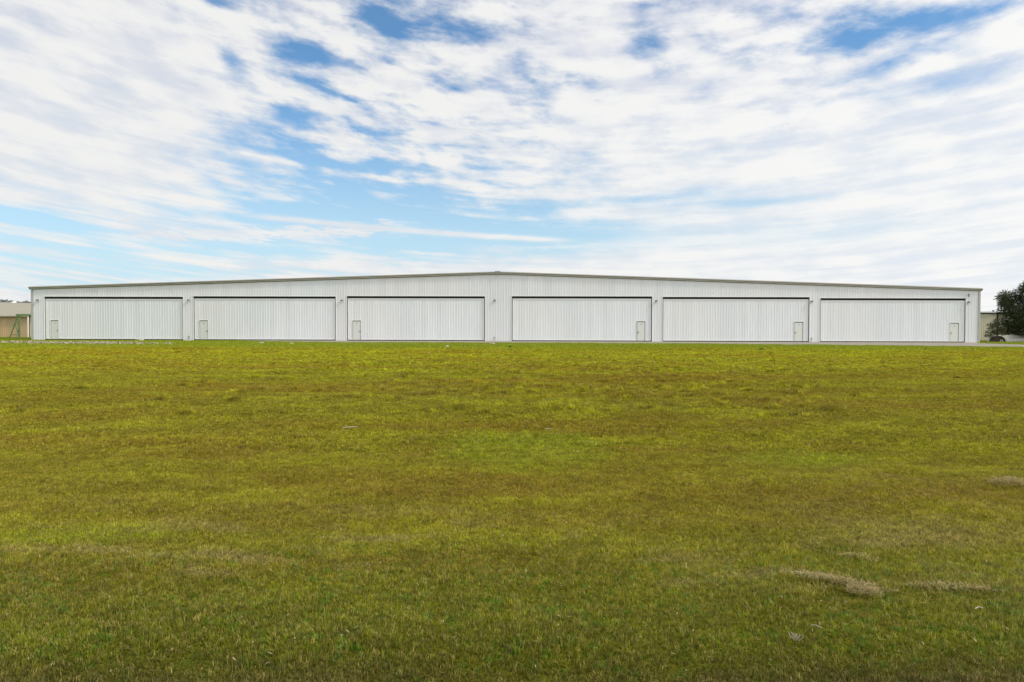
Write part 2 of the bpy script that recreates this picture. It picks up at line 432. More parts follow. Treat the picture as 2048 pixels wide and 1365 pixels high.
# rake trim: a rolled beige section along the gable edge
prof = [(-.02,-.07),(-.05,-.07),(-.15,.02),(-.27,.14),(-.28,.17),(-.26,.21),(-.19,.26),(-.10,.29),(-.02,.295)]
for a, b, za, zb in ((sl-ov, sm, zl, zm), (sm, sr+ov, zm, zr)):
    mb = MB(); mb.extrude(prof, (a, 0, za), (b, 0, zb)); mb.build('rake_trim', M['trim'], hangar)
mb = MB(); mb.box(sm-.30, sm+.30, -.285, .1, zm-.02, zm+.31); mb.build('ridge_cap', M['trim'], hangar)
for s0, s1 in ((sl-.06, sl+.16), (sr-.13, sr+.09)):
    mb = MB(); z = min(ztop(s0), ztop(s1))-.03; mb.box(s0, s1, -.075, .1, 0, z); mb.build('corner_trim', M['corner'], hangar)
for a, b, yt, side, m0, m1, my in doors:
    s0, s1, zt = S(a), S(b), Z((a+b)/2, yt)
    # edge trims of the opening + dark sheet behind, in place of the unlit interior
    mb = MB(); g = .02
    mb.box(s0-.07, s0-g, -.05, .25, 0, zt+.06); mb.box(s1+g, s1+.07, -.05, .25, 0, zt+.06); mb.box(s0-g, s1+g, -.05, .25, zt+.003, zt+.07)
    mb.build('opening_trim', M['flat'], hangar)
    mb = MB(); mb.box(s0-g, s1+g, .30, .34, 0, zt); mb.build('dark_backing', M['shadowgap'], hangar)
    hd = empty('hangar_door', ((s0+s1)/2, .10, 0)); hd.parent = hangar
    w = (s1-s0)/2; top = zt-.25; c = (s0+s1)/2; x0, x1 = -w+.085, w-.085; zb = .10
    ma, mc, mz = S(m0)-c, S(m1)-c, Z((m0+m1)/2, my)
    mb = MB(); ribs = lambda p, q, z0, z1: ribbed(mb, p+c, q+c, z0, z1, 0., put=lambda s, y, z: (s-c, y, z))
    ribs(x0, ma, zb, top); ribs(mc, x1, zb, top); ribs(ma, mc, mz, top)
    pn = mb.build('door_panel', M['door'], hd)
    mb = MB(); mb.box(x0, x1, -.045, .0-.002, top-.13, top); mb.box(x0, x0+.10, -.047, .0, zb, top-.13)
    mb.box(x1-.10, x1, -.047, .0, zb, top-.13); mb.box(x0+.10, min(ma-.02, x1), -.045, -.002, zb, zb+.10); mb.box(mc+.02, x1-.10, -.045, -.002, zb, zb+.10)
    mb.build('door_frame', M['flat'], hd)
    mb = MB(); mb.box(-w, w, .02, .06, top, zt-.004); mb.build('top_gap_strip', M['dark'], hd)  # near-black strip stands in for the dark opening above the door
    mb = MB(); mb.box(-w+.03, w-.03, -.03, .05, .012, zb-.003); mb.build('bottom_seal', M['dark'], hd)
    # man door
    md = empty('man_door', ((ma+mc)/2+c, .09, .0)); md.parent = hangar
    ww = (mc-ma)/2
    mb = MB(); mb.box(-ww+.045, ww-.045, .0, .045, zb+.02, mz-.075); mb.build('door_leaf', M['man'], md)
    mb = MB(); mb.box(-ww-.03, -ww-.004, -.045, .06, zb, mz+.03); mb.box(ww+.004, ww+.03, -.045, .06, zb, mz+.03); mb.box(-ww-.004, ww+.004, -.045, .06, mz+.004, mz+.03)
    mb.build('door_casing', M['flat'], md)
    mb = MB(); mb.box(-ww+.0, ww-.0, .050, .058, zb, mz); mb.build('door_gap', M['dark'], md)
    sg = 1 if side == 'l' else -1; hz = 1.05
    mb = MB(); mb.bar((sg*(ww-.12), .002, hz), (sg*(ww-.12), -.06, hz), .06, n=8); mb.bar((sg*(ww-.10), -.06, hz), (sg*(ww-.27), -.06, hz), .028, n=6)
    mb.box(sg*(ww-.12)-.04, sg*(ww-.12)+.04, -.008, -.001, hz-.09, hz+.12); mb.build('handle', M['handle'], md)
    mb = MB(); mb.box(-.055, .055, -.007, -.001, mz-.42, mz-.26); mb.build('door_plate', M['corner'], md)
    mb = MB(); mb.bar((-ww, -.0, zb+.004), (ww, -.0, zb+.004), .03); mb.build('threshold', M['flat'], md)
for px, py in ((76, 601.5), (377.5, 601.5), (684, 602), (989, 602), (1312.5, 603), (1623, 604), (1936.5, 605.5)):
    s, z = fac(px, py)
    wl = empty('wall_light', (s, -.036, z)); wl.parent = hangar
    mb = MB(); mb.box(-.07, .07, -.04, .0, -.14, .12); mb.add([(-.11,-.04,.12),(.11,-.04,.12),(.11,-.20,.06),(-.11,-.20,.06),(-.11,-.04,.0),(.11,-.04,.0),(.11,-.20,.02),(-.11,-.20,.02)],
        [(0,1,2,3),(7,6,5,4),(3,2,6,7),(0,3,7,4),(1,5,6,2),(0,4,5,1)])
    mb.build('lamp_hood', M['lamp'], wl)
    mb = MB(); mb.box(-.08, .08, -.15, -.043, -.14, -.01); mb.build('lamp_lens', M['glass'], wl)
for px, py in ((378, 673.5), (989, 675.5), (1622.5, 677)):
    s, z = fac(px, py); mb = MB(); mb.box(s-.05, s+.05, -.09, -.036, z-.07, z+.07); mb.box(s-.012, s+.012, -.06, -.036, .0, z-.07)
    mb.build('outlet_box', M['handle'], hangar)
s, z = fac(1935.5, 591); mb = MB(); mb.bar((s, -.03, z+.05), (s, -.25, z+.12), .05); mb.bar((s, -.25, z+.12), (s-.06, -.28, z-.18), .10, n=8); mb.build('security_camera', M['lamp'], hangar)

# ------------------------------------------------------------------ buildings at the left
YB = 99.
def px_at(px, py, Y): p = at(px, py, Y); return p
hx1 = at(55, 660, YB).x; hx0 = hx1-38
ze = at(30, 632, YB).z
tb = empty('storage_building', ((hx0+hx1)/2, YB, 0))
tag(tb, 'low tan metal building with sloping beige roof at the far left', 'building')
cx = (hx0+hx1)/2
mb = MB(); loc = lambda s, y, z: (s-cx, y, z)
ribbed(mb, hx0, hx1, 0, ze, 0., put=loc, pit=.30, h=.035)
mb.add([loc(hx1, 0, 0), loc(hx1, 16, 0), loc(hx1, 16, ze), loc(hx1, 0, ze)], [(0,1,2,3)]); mb.add([loc(hx0, 0, 0), loc(hx0, 16, 0), loc(hx0, 16, ze), loc(hx0, 0, ze)], [(3,2,1,0)])
mb.build('wall', M['tan'], tb)
zr_ = at(30, 606, YB+11).z
mb = MB(); RX = hx1+.5-cx
mb.add([(hx0-cx-.4, -.5, ze-.02), (RX, -.5, ze-.02), (RX, 11, zr_), (hx0-cx-.4, 11, zr_), (hx0-cx-.4, 22, ze), (RX, 22, ze)],
       [(0,1,2,3), (3,2,5,4)]); 
mb.add([(hx0-cx-.4, -.5, ze-.14), (RX, -.5, ze-.14), (RX, -.5, ze-.02), (hx0-cx-.4, -.5, ze-.02), (RX, 0, ze-.14), (hx0-cx-.4, 0, ze-.14)], [(0,1,2,3), (0,5,4,1)])
mb.build('roof', M['tanroof'], tb)
mb = MB(); d0, d1 = at(56.2, 660, YB-.6).x, at(58.2, 660, YB-.6).x; mb.box(d0-cx, d1-cx, -.75, -.6, 0, ze-.15); mb.build('downspout', M['flat'], tb)
# cream wing beside it
c0 = at(60.2, 660, YB).x; cw = empty('cream_building', (c0+6, YB, 0))
tag(cw, 'cream metal building between the tan building and the white hangar', 'building')
mb = MB(); ribbed(mb, -6, 6, 0, ze, 0., pit=.30); mb.add([(-6,0,0),(-6,14,0),(-6,14,ze),(-6,0,ze)], [(3,2,1,0)]); mb.add([(6,0,0),(6,14,0),(6,14,ze),(6,0,ze)], [(0,1,2,3)]); mb.build('wall', M['cream'], cw)
mb = MB(); mb.add([(-6-.75,-.4,ze-.02),(6.3,-.4,ze-.02),(6.3,11.2,zr_+.02),(-6-.75,11.2,zr_+.02),(6.3,22,ze),(-6-.75,22,ze)], [(0,1,2,3),(3,2,4,5)]); mb.build('roof', M['tanroof'], cw)
# grey roofed building behind
YC = 118.; e0, e1 = at(-260, 604, YC).x, at(24.5, 604, YC).x; zt_, zb_ = at(10, 602.3, YC).z, at(10, 606, YC).z
gb = empty('far_building', ((e0+e1)/2, YC, 0)); tag(gb, 'grey roofed building showing above the tan building roof', 'building')
w = (e1-e0)/2; mb = MB(); ribbed(mb, -w+.3, w-.3, 0, zb_, 0.); mb.box(-w+.3, w-.3, .1, 12, 0, zb_-.05); mb.build('wall', M['beige'], gb)
mb = MB(); mb.add([(-w,-.4,zb_),(w,-.4,zb_),(w,5,zt_),(-w,5,zt_),(w,12.4,zb_),(-w,12.4,zb_),(w,-.4,zb_-.2),(-w,-.4,zb_-.2)], [(0,1,2,3),(3,2,4,5),(7,6,1,0)]); mb.build('roof', material('grey_roof', col=(.20,.19,.16), rough=.6), gb)
mb = MB(); vx, vz = at(28, 604, 112).x, at(28, 607.5, 112).z
vt = empty('roof_ventilator', (vx, 112, vz-.2)); tag(vt, 'round white ventilator above the tan roof ridge', 'ventilator')
for i in range(8):
    r0, r1 = (.22,.22,.30,.36,.36,.30,.18,.02)[i], (.22,.30,.36,.36,.30,.18,.02,.01)[i]; z0, z1 = (0,.2,.22,.28,.38,.46,.52,.55)[i], (.2,.22,.28,.38,.46,.52,.55,.56)[i]
    n = 14; vs = [(r*math.cos(6.2832*j/n), r*math.sin(6.2832*j/n), z) for r, z in ((r0, z0), (r1, z1)) for j in range(n)]
    mb.add(vs, [(j, (j+1) % n, n+(j+1) % n, n+j) for j in range(n)])
mb.build('ventilator_head', M['flat'], vt)

# green steel frame standing before it
YF = 91.
fr = empty('steel_frame', (at(38.5, 675, YF).x, YF, 0)); tag(fr, 'green steel track frame with braced A shaped end post beside the hangar', 'frame')
fx = fr.location.x; q = lambda px, py: (at(px, py, YF).x-fx, 0, max(0, at(px, py, YF).z))
mb = MB(); mb.box(-.08, .08, -.08, .08, 0, q(38, 628.5)[2]); mb.build('post', M['green'], fr)
a = q(36, 630); b = q(19.5, 677)
mb = MB(); mb.bar(a, (b[0], 0, 0), .11); mb.build('brace', M['green'], fr)
mb = MB(); mb.bar(q(30, 650), (-.08, 0, q(38, 668)[2]), .09); mb.build('brace', M['green'], fr)
for py, xl in ((646.5, 32), (669.8, 22.5)):
    z = q(38, py)[2]; mb = MB(); mb.bar((q(xl, py)[0], 0, z), (-.1, 0, z), .09); mb.build('crossbar', M['green'], fr)
zt_ = q(38, 628.5)[2]
mb = MB(); mb.box(-.32, .16, -.14, .14, zt_-.24, zt_); mb.build('cap_plate', M['green'], fr)
mb = MB(); L_ = Vector((14, 14*.35, -.05)); mb.bar((.16, .0, zt_-.12), (.16+L_.x, L_.y, zt_-.12+L_.z), .16, .26); mb.build('track_beam', M['green'], fr)
mb = MB(); mb.bar((.16+L_.x, L_.y, 0), (.16+L_.x, L_.y, zt_-.2), .2); mb.build('post', M['green'], fr)

# ------------------------------------------------------------------ buildings at the right
YR = 92.
g0 = at(1940, 660, YR).x; g1 = g0+42; zR = at(1985, 626, YR).z; zbR = min(0., at(1975, 686.3, YR).z)
rb = empty('beige_building', ((g0+g1)/2, YR, 0)); cx = (g0+g1)/2
tag(rb, 'beige ribbed metal building behind the tree at the far right', 'building')
mb = MB(); ribbed(mb, g0-cx, g1-cx, zbR-.1, zR, 0., pit=.262, h=.035); mb.box(g0-cx, g1-cx, .1, 15, zbR-.1, zR-.01); mb.build('wall', M['beige'], rb)
mb = MB(); mb.box(g0-cx, g1-cx+.2, -.14, -.0, zR-.13, zR-.0); mb.build('eave_strip', M['dark'], rb)  # dark strip directly under the roof edge
mb = MB(); mb.add([(g0-cx-.1,-.3,zR),(g1-cx+.3,-.3,zR),(g1-cx+.3,-.3,zR+.16),(g0-cx-.1,-.3,zR+.16),(g1-cx+.3,15,zR+.55),(g0-cx-.1,15,zR+.55),(g1-cx+.3,15,zR),(g0-cx-.1,15,zR)], [(0,1,2,3),(3,2,4,5),(0,7,6,1),(1,6,4,2),(0,3,5,7),(7,5,4,6)]); mb.build('roof', M['flat'], rb)
dx = at(1995.5, 650, YR-.15).x-cx; mb = MB(); mb.box(dx-.07, dx+.07, -.2, -.06, zbR, zR-.13); mb.build('downspout', M['dark'], rb)
vx = at(1986.5, 623, YR+3).x-cx; mb = MB(); mb.bar((vx, 3, zR+.1), (vx, 3, zR+.42), .24, n=8); mb.build('roof_vent', M['dark'], rb)

# corrugated arched shelter
YA = 84.
c = at(1993.5, 684, YA); rad = abs(at(2011.5, 684, YA).x-at(1975.5, 684, YA).x)/2; hgt = at(1993, 671.2, YA).z
sh = empty('arched_shelter', (c.x, YA, 0), 0); tag(sh, 'low corrugated arched shelter with a pale rim, under the trees at right', 'shelter')
axis = Vector((.93, .36, 0))
mb = MB(); n = 22; rings = 44; LEN = 15.; vs = []
for i in range(rings+1):
    o = axis*(LEN*i/rings); k = 1+(.07 if i % 2 else 0)
    for j in range(n+1):
        t = math.pi*j/n; vs.append((o.x-math.cos(t)*rad*k, o.y, math.sin(t)*hgt*k))
mb.add(vs, [(i*(n+1)+j, i*(n+1)+j+1, (i+1)*(n+1)+j+1, (i+1)*(n+1)+j) for i in range(rings) for j in range(n)]); mb.build('corrugated_shell', M['galv'], sh)
mb = MB()
for j in range(n):
    a, b = math.pi*j/n, math.pi*(j+1)/n; mb.bar((-math.cos(a)*rad, -.05, math.sin(a)*hgt), (-math.cos(b)*rad, -.05, math.sin(b)*hgt), .12)
mb.build('rim', M['galv'], sh)
mb = MB(); vs = [(-math.cos(math.pi*j/n)*rad*.96+.05, .06, math.sin(math.pi*j/n)*hgt*.96) for j in range(n+1)]; mb.add(vs, [tuple(range(n+1))]); mb.build('end_wall', material('dark_brown_sheet', col=(.06,.035,.025), rough=.9, var=.4, nscale=1.5), sh)  # dark brown sheet filling the arch
# small white barrier
p = at(2003, 686, 79); bar = empty('barrier', (p.x, 79, 0)); tag(bar, 'small pale pipe barrier on the grass by the arched shelter', 'barrier')
for x in (-.14, .14): mb = MB(); mb.bar((x, 0, 0), (x, 0, .27), .03, n=6); mb.build('post', M['flat'], bar)
mb = MB(); mb.bar((-.14, 0, .27), (.14, 0, .27), .03, n=6); mb.build('rail', M['flat'], bar)

# ------------------------------------------------------------------ trees
def leaf_mat(name, a, b):
    def fn(k, bs):
        g = k.new('ShaderNodeNewGeometry'); n = k.noise(g.outputs['Position'], .9, 3, .6)
        ra = g.outputs['Random Per Island']
        c = k.mix(k.mapr(k.m('ADD', k.m('MULTIPLY', n, .6), k.m('MULTIPLY', ra, .4)), .3, .7), a, b)
        k.put(bs.inputs['Base Color'], c)
    return material(name, fn, rough=.7, spec=.2)
M['leaf'] = leaf_mat('dark_foliage', (.028,.036,.013), (.065,.078,.028))
M['leaf2'] = leaf_mat('bush_foliage', (.035,.04,.015), (.085,.09,.035))
def crown_mesh(mb, clumps, per, size, g, elong=2.4):
    for (cx, cy, cz, r) in clumps:
        n = int(per*r*r)
        for _ in range(n):
            v = g.normal(0, 1, 3); v /= np.linalg.norm(v); rr = r*(g.random()**.45)*(1+.25*g.standard_normal()*.5)
            p = Vector((cx, cy, cz)) + Vector((v[0]*rr, v[1]*rr, v[2]*rr*.8))
            d = Vector((v[0]+.6*g.standard_normal(), v[1]+.6*g.standard_normal(), v[2]*.6+.5*g.standard_normal())).normalized()
            u = d.orthogonal().normalized(); u.rotate(Matrix.Rotation(g.random()*6.28, 3, d)); s = size*(.6+.8*g.random())
            a, b = u*s*.5, d*s*elong
            mb.add([p-a*.6, p+a*.2-b*.1, p+a+b*.45, p+b], [(0,1,2,3)])
def tree(name, base, clumps, label, mat, trunk_r, per, size, seed, group=None, fork=1.2):
    g = np.random.default_rng(seed); o = empty(name, base); tag(o, label, 'tree', group)
    mb = MB(); H = max(c[2] for c in clumps); q = Vector((0,0,-.1)); k = 6
    pts = [Vector((.12*math.sin(i*1.3)*i*trunk_r*2, .1*math.cos(i*1.7)*i*trunk_r, H*.8*i/k)) for i in range(k+1)]
    for i in range(k): mb.bar(pts[i], pts[i+1], trunk_r*2*(1-i/(k+1)), n=9, r2=trunk_r*2*(1-(i+1)/(k+1)))
    tr = mb.build('trunk', M['bark'], o, True)
    mb = MB()
    for c in clumps:
        i = min(k-1, max(1, int(c[2]/H*k*.6))); a = pts[i]; b = Vector(c[:3]); m = (a+b)/2+Vector((0,0,-.08*(b-a).length))
        mb.bar(a, m, trunk_r*.7, n=6, r2=trunk_r*.4); mb.bar(m, b, trunk_r*.4, n=6, r2=trunk_r*.12)
        for _ in range(5):
            v = Vector(g.normal(0, 1, 3)).normalized()*c[3]; mb.bar(m.lerp(b, g.random()*.6+.4), b+v*.95, trunk_r*.14, n=4, r2=trunk_r*.05)
    mb.build('limbs', M['bark'], o)
    mb = MB(); crown_mesh(mb, clumps, per, size, g); mb.build('crown', mat, o)
    return o
YT = 86.
def cl(px, py, rpx, dy=0.):
    p = at(px, py, YT); return (p.x-bx, dy, p.z, rpx*YT/FPX)
bx = at(2062, 680, YT).x
big = [cl(2004,598,11), cl(2016,590,12,.5), cl(2002,609,10,-.4), cl(2014,605,13), cl(2026,600,15,.6), cl(2038,588,14), cl(2046,578,12,-.6), cl(2058,574,16), cl(2012,622,13,.3), cl(2024,625,18,-.8),
       cl(2020,640,20), cl(2032,655,20,-.8), cl(2014,655,13), cl(2040,640,24,-1.5), cl(2044,615,24,.8), cl(2046,660,18,-1.8), cl(2062,600,28), cl(2070,640,30,-1.8), cl(2085,610,26), cl(2090,650,24), cl(2060,655,20,2), cl(2098,590,20,.6), cl(2105,630,22), cl(2024,664,11), cl(2012,664,8)]
tree('evergreen_tree', (bx, YT, 0), big, 'large dark evergreen tree cut by the right edge of the photo', M['leaf'], .22, 1050, .085, 5)
YT = 82.; bx = at(1994, 684, YT).x
sm_ = [cl(1990,650,8), cl(1980,650,5), cl(1984,657,6,.3), cl(1996,648,7), cl(1986,666,6), cl(1974,664,4), cl(1977,671,4,.2), cl(1982,673,5), cl(1999,660,8,-.3), cl(1993,664,8), cl(2005,657,7), cl(2006,668,6), cl(1971,672,2.5), cl(1990,642,4)]
tree('small_tree', (bx, YT, 0), sm_, 'small sparse tree in front of the arched shelter', M['leaf2'], .07, 1500, .06, 6)
for (px, py, r, Y, seed, lab) in ((3, 603, 5, 150, 21, 'dark treetop above the grey roof at the left edge'), (15, 603.5, 4, 156, 22, 'pale far treetop above the grey roof'),
                             (35, 606, 4, 152, 23, 'small far treetop beside the white roof ventilator'), (54, 606, 5.5, 148, 24, 'dark bushy treetop left of the hangar corner')):
    p = at(px, py, Y); k = Y/FPX
    cs = [(0, 0, p.z, r*k), (r*k*1.1, .4, p.z-.35*r*k, r*k*.8), (-r*k*1.1, -.3, p.z-.3*r*k, r*k*.8), (.3, 0, p.z-1.5*r*k, r*k*1.5), (-.5, .5, p.z-3*r*k, r*k*1.6)]
    tree('far_tree', (p.x, Y, 0), cs, lab, M['leaf2' if seed == 22 else 'leaf'], .14, 260, .14, seed, 'far trees behind the tan building')

# ------------------------------------------------------------------ gravel line, slabs, clumps, straw
g = np.random.default_rng(3)
me_v, me_f = [], []
ico = [Vector(v).normalized() for v in ((1,0,0),(-1,0,0),(0,1,0),(0,-1,0),(0,0,1),(0,0,-1),(1,1,1),(-1,1,1),(1,-1,1),(-1,-1,1))]
def stone(mb, x, y, z, r):
    n = 6; vs = []
    for k, (rr, zz) in enumerate(((1., -.2), (.95, .35), (.5, .75))):
        for j in range(n):
            a = 6.283*j/n+k*.4; q = rr*r*(.75+.5*g.random()); vs.append((x+math.cos(a)*q, y+math.sin(a)*q, z+zz*r*(.8+.4*g.random())))
    mb.add(vs, [(k*n+j, k*n+(j+1) % n, (k+1)*n+(j+1) % n, (k+1)*n+j) for k in range(2) for j in range(n)]+[tuple(range(2*n, 3*n))])
mb = MB(); cnt = 0
for _ in range(9000):
    px = g.uniform(-160, 490); f = .62 if px < 250 else .5*max(0., 1-(px-250)/120.)**1.5
    if g.random() > f*(.45+.55*math.sin(px*.11+2*math.sin(px*.043))**2): continue
    py = 685.2+max(0, px)*.0085+g.normal(0, 1.15)
    x, y = flat(px, py); stone(mb, x, y, .02, g.uniform(.03, .11)); cnt += 1
gv = mb.build('gravel', M['stone']); tag(gv, 'broken line of pale gravel and rubble along the left edge of the field', 'gravel', kind='stuff')
for px, py, wpx, lab in ((280, 680.9, 16, 'pale flat slab lying in grass before the leftmost hangar door'), (375, 682.7, 15, 'pale flat slab in grass below the pier between first and second hangar doors'),
                    (522, 687.2, 12, 'pale flat slab in grass before the second hangar door from the left'), (583, 688.4, 7, 'small pale slab in the grass, to the right of three larger ones'),
                    (984, 688.8, 13, 'pinkish flat slab in grass before the pier under the roof ridge'), (894, 693.8, 7, 'small white stone slab in the grass before the third hangar door')):
    x, y = flat(px, py); w = wpx*y/FPX/2; mb = MB(); n = 9
    vs = [(math.cos(6.283*j/n)*w*(.8+.3*g.random()), math.sin(6.283*j/n)*.32*(.8+.4*g.random()), zz) for zz in (-.02, .10) for j in range(n)]
    mb.add(vs, [(j, (j+1) % n, n+(j+1) % n, n+j) for j in range(n)]+[tuple(range(n, 2*n))])
    o = mb.build('stone_slab', M['slab']); o.location = (x, y, float(ground_z(x, y))); tag(o, lab, 'slab', 'pale slabs lying in the grass')

def straw_mat(name, a, b):
    def fn(k, bs):
        ra = k.new('ShaderNodeNewGeometry').outputs['Random Per Island']; k.put(bs.inputs['Base Color'], k.mix(ra, a, b))
    return material(name, fn, rough=.8, spec=.15)
M['straw'] = straw_mat('dry_straw', (.20,.145,.055), (.46,.36,.17))
M['clump'] = straw_mat('dark_green_blades', (.045,.10,.010), (.10,.19,.015))
def strands(mb, n, L, W, g, rx, ry, hz, up=.25, ang=0.):
    ca, sa = math.cos(ang), math.sin(ang)
    for _ in range(n):
        a = g.random()*6.283; r = g.random()**.6; x, y = math.cos(a)*r*rx, math.sin(a)*r*ry
        z = hz*(1-r*r)*g.random()**.5+.02
        X, Y = x*ca-y*sa, x*sa+y*ca
        d = Vector((g.normal(), g.normal(), abs(g.normal())*up)).normalized()*L*(.5+g.random()); p = Vector((X, Y, z))+Vector((g.normal()*rx*.08, g.normal()*ry*.18, 0))
        u = Vector((-d.y, d.x, 0)).normalized()*W*.5; m = p+d*.5+Vector((0,0,.15*L*g.random()))
        mb.add([p-u, p+u, m+u, m-u, p+d], [(0,1,2,3),(3,2,4)])
for px, py, rx, ry, hz, ang, n, lab in (
        (2020, 972, .32, .20, .11, -.1, 1100, 'rounded heap of dry cut grass at the right edge of the field'),
        (1672, 1170, .50, .07, .045, -.55, 850, 'long raised ridge of dry cut grass in the lower right of the field'),
        (1725, 1192, .15, .09, .06, -.3, 330, 'dense dry grass clump at the end of the long ridge'),
        (1900, 1182, .38, .09, .03, -.15, 260, 'thin straw ridge near the right edge, lower than the round heap'),
        (1720, 1122, .2, .10, .03, -.4, 120, 'small loose straw patch above the long ridge')):
    p = gpt(px, py); mb = MB(); strands(mb, n, .06, .0035, g, rx, ry, hz, ang=ang)
    o = mb.build('hay_clump', M['straw']); o.location = (p.x, p.y, float(ground_z(p.x, p.y))+.015); tag(o, lab, 'hay', 'clumps of dry cut grass')
for px, py, w, lab in ((1523, 701.5, 14, 'wide dark green grass tuft in front of the fifth hangar door'), (1020, 696, 5.5, 'small dark green grass tuft in front of the pier under the ridge')):
    p = gpt(px, py); rx = w*p.y/FPX; mb = MB()
    for _ in range(int(w*55)):
        a = g.random()*6.283; r = g.random()**.7; b = Vector((math.cos(a)*r*rx, math.sin(a)*r*rx*.6, 0)); d = Vector((g.normal()*.25, g.normal()*.25, 1)).normalized()*g.uniform(.08, .26)*max(.4, 1.1-r); u = Vector((.012, .003, 0))
        mb.add([b-u, b+u, b+d*.6+u*.8, b+d*.6-u*.8, b+d+Vector((d.x*.4, d.y*.4, -.02))], [(0,1,2,3),(3,2,4)])
    o = mb.build('grass_clump', M['clump']); o.location = (p.x, p.y, float(ground_z(p.x, p.y))); tag(o, lab, 'grass tuft', 'dark tufts near the apron')
for (x0, y0, x1, y1, th, lab) in ((1950, 1229.5, 1967, 1229, .010, 'short white stick lying in the lower right corner of the field'), (1621, 1264, 1644, 1270, .007, 'thin pale twig beside the bundle of dry stems'),
                                  (685, 860.5, 716, 858.8, .022, 'long pale stick lying left of the middle of the field'), (1091, 862.5, 1106, 862.3, .016, 'short grey stick on the lusher green patch in mid field')):
    a, b = gpt(x0, y0), gpt(x1, y1); a.z = float(ground_z(a.x, a.y))+.05; b.z = float(ground_z(b.x, b.y))+.055
    mb = MB(); c = (a+b)/2; m = c+Vector((0, .01, .008)); mb.bar(a-c, m-c, th, n=7, r2=th*.9); mb.bar(m-c, b-c, th*.9, n=7, r2=th*.6)
    o = mb.build('stick', M['stick']); o.location = c; tag(o, lab, 'stick', 'pale sticks on the grass')
p = gpt(1593, 1284); mb = MB()
for i in range(14):
    a = Vector((g.normal()*.022, g.normal()*.02, .02)); d = Vector((g.normal()*.025, g.normal()*.02, .03+g.random()*.035)); mb.bar(a, a+d, .004, n=4, r2=.003)
o = mb.build('stem_bundle', M['stick']); o.location = (p.x, p.y, float(ground_z(p.x, p.y))); tag(o, 'small upright bundle of dry pale stems in the lower right', 'dry stems')
# loose straw bits
mb = MB()
for _ in range(260):
    py = g.uniform(1020, 1360); px = g.uniform(0, 2048); p = gpt(px, py) if _ < 70 else None
    if p is None:
        y = g.uniform(4.8, 13); x = g.uniform(-.8, .8)*y; p = Vector((x, y, 0))
    z = float(ground_z(p.x, p.y))+g.uniform(.045, .075); a = g.random()*3.14; L = g.uniform(.02, .055)
    d = Vector((math.cos(a)*L, math.sin(a)*L, g.normal()*.01)); q = Vector((p.x, p.y, z)); u = Vector((-d.y, d.x, 0)).normalized()*.0035; m = q+d*.5+u*g.normal()*1.5+Vector((0,0,.006))
    mb.add([q-u*.6, q+u*.6, m+u, m-u, q+d], [(0,1,2,3),(3,2,4)])
o = mb.build('straw_bits', material('pale_straw', col=(.40,.33,.20), rough=.8)); tag(o, 'scattered bleached straw bits lying on the near turf', 'straw', kind='stuff')

# ------------------------------------------------------------------ light and sky
SUN_AZ, SUN_EL = R(108), R(44)
ld = bpy.data.lights.new('sun', 'SUN'); ld.energy = 2.3; ld.angle = R(7); ld.color = (1., .95, .87)
sun = link(bpy.data.objects.new('sun', ld))
sd = Vector((math.sin(SUN_AZ)*math.cos(SUN_EL), math.cos(SUN_AZ)*math.cos(SUN_EL), math.sin(SUN_EL)))
sun.rotation_euler = sd.to_track_quat('Z', 'Y').to_euler(); sun.location = (30, -10, 40)

w = bpy.data.worlds.new('World'); sc.world = w; w.use_nodes = True; nt = w.node_tree; k = N(nt)
bg = nt.nodes['Background']; bg.inputs[1].default_value = .1
sky = k.new('ShaderNodeTexSky'); sky.sky_type = 'NISHITA'; sky.sun_disc = False
sky.sun_elevation = SUN_EL; sky.sun_rotation = SUN_AZ; sky.air_density = 1.; sky.dust_density = .6; sky.ozone_density = 1.5
d = k.sep(k.new('ShaderNodeTexCoord').outputs['Generated'])
az = k.m('ARCTAN2', d[0], d[1]); el = k.m('ARCSINE', k.m('MINIMUM', k.m('MAXIMUM', d[2], -1.), 1.))
def AE(px, py):
    v = ray(px, py).normalized(); return math.atan2(v.x, v.y), math.asin(v.z)
q = k.m('SUBTRACT', az, .12)
psi = k.m('SUBTRACT', el, k.m('MULTIPLY', k.m('MULTIPLY', q, q), .10))
lv = k.m('MULTIPLY', k.m('LOGARITHM', k.m('MAXIMUM', k.m('ADD', psi, .11), .012), 2.71828), -1.)
vec = k.comb(k.m('MULTIPLY', az, 2.2), k.m('MULTIPLY', lv, 2.6), 0.)
wrp = k.noise(vec, 1.6, 3, .5, col=True)
vm = k.new('ShaderNodeVectorMath', operation='MULTIPLY_ADD'); k.put(vm.inputs[0], wrp); vm.inputs[1].default_value = (.35, .22, 0); k.put(vm.inputs[2], vec); vw = vm.outputs[0]
big_n = k.noise(vw, 1.7, 2, .5); med = k.noise(vw, 6.0, 7, .6, .1); fine = k.noise(vw, 15., 6, .66, .3)
# wisps: strongly drawn out along the streak direction
v2 = k.comb(k.m('MULTIPLY', az, 2.0), k.m('MULTIPLY', lv, 9.), 4.2)
wisp = k.noise(v2, 1.5, 6, .6, .2)
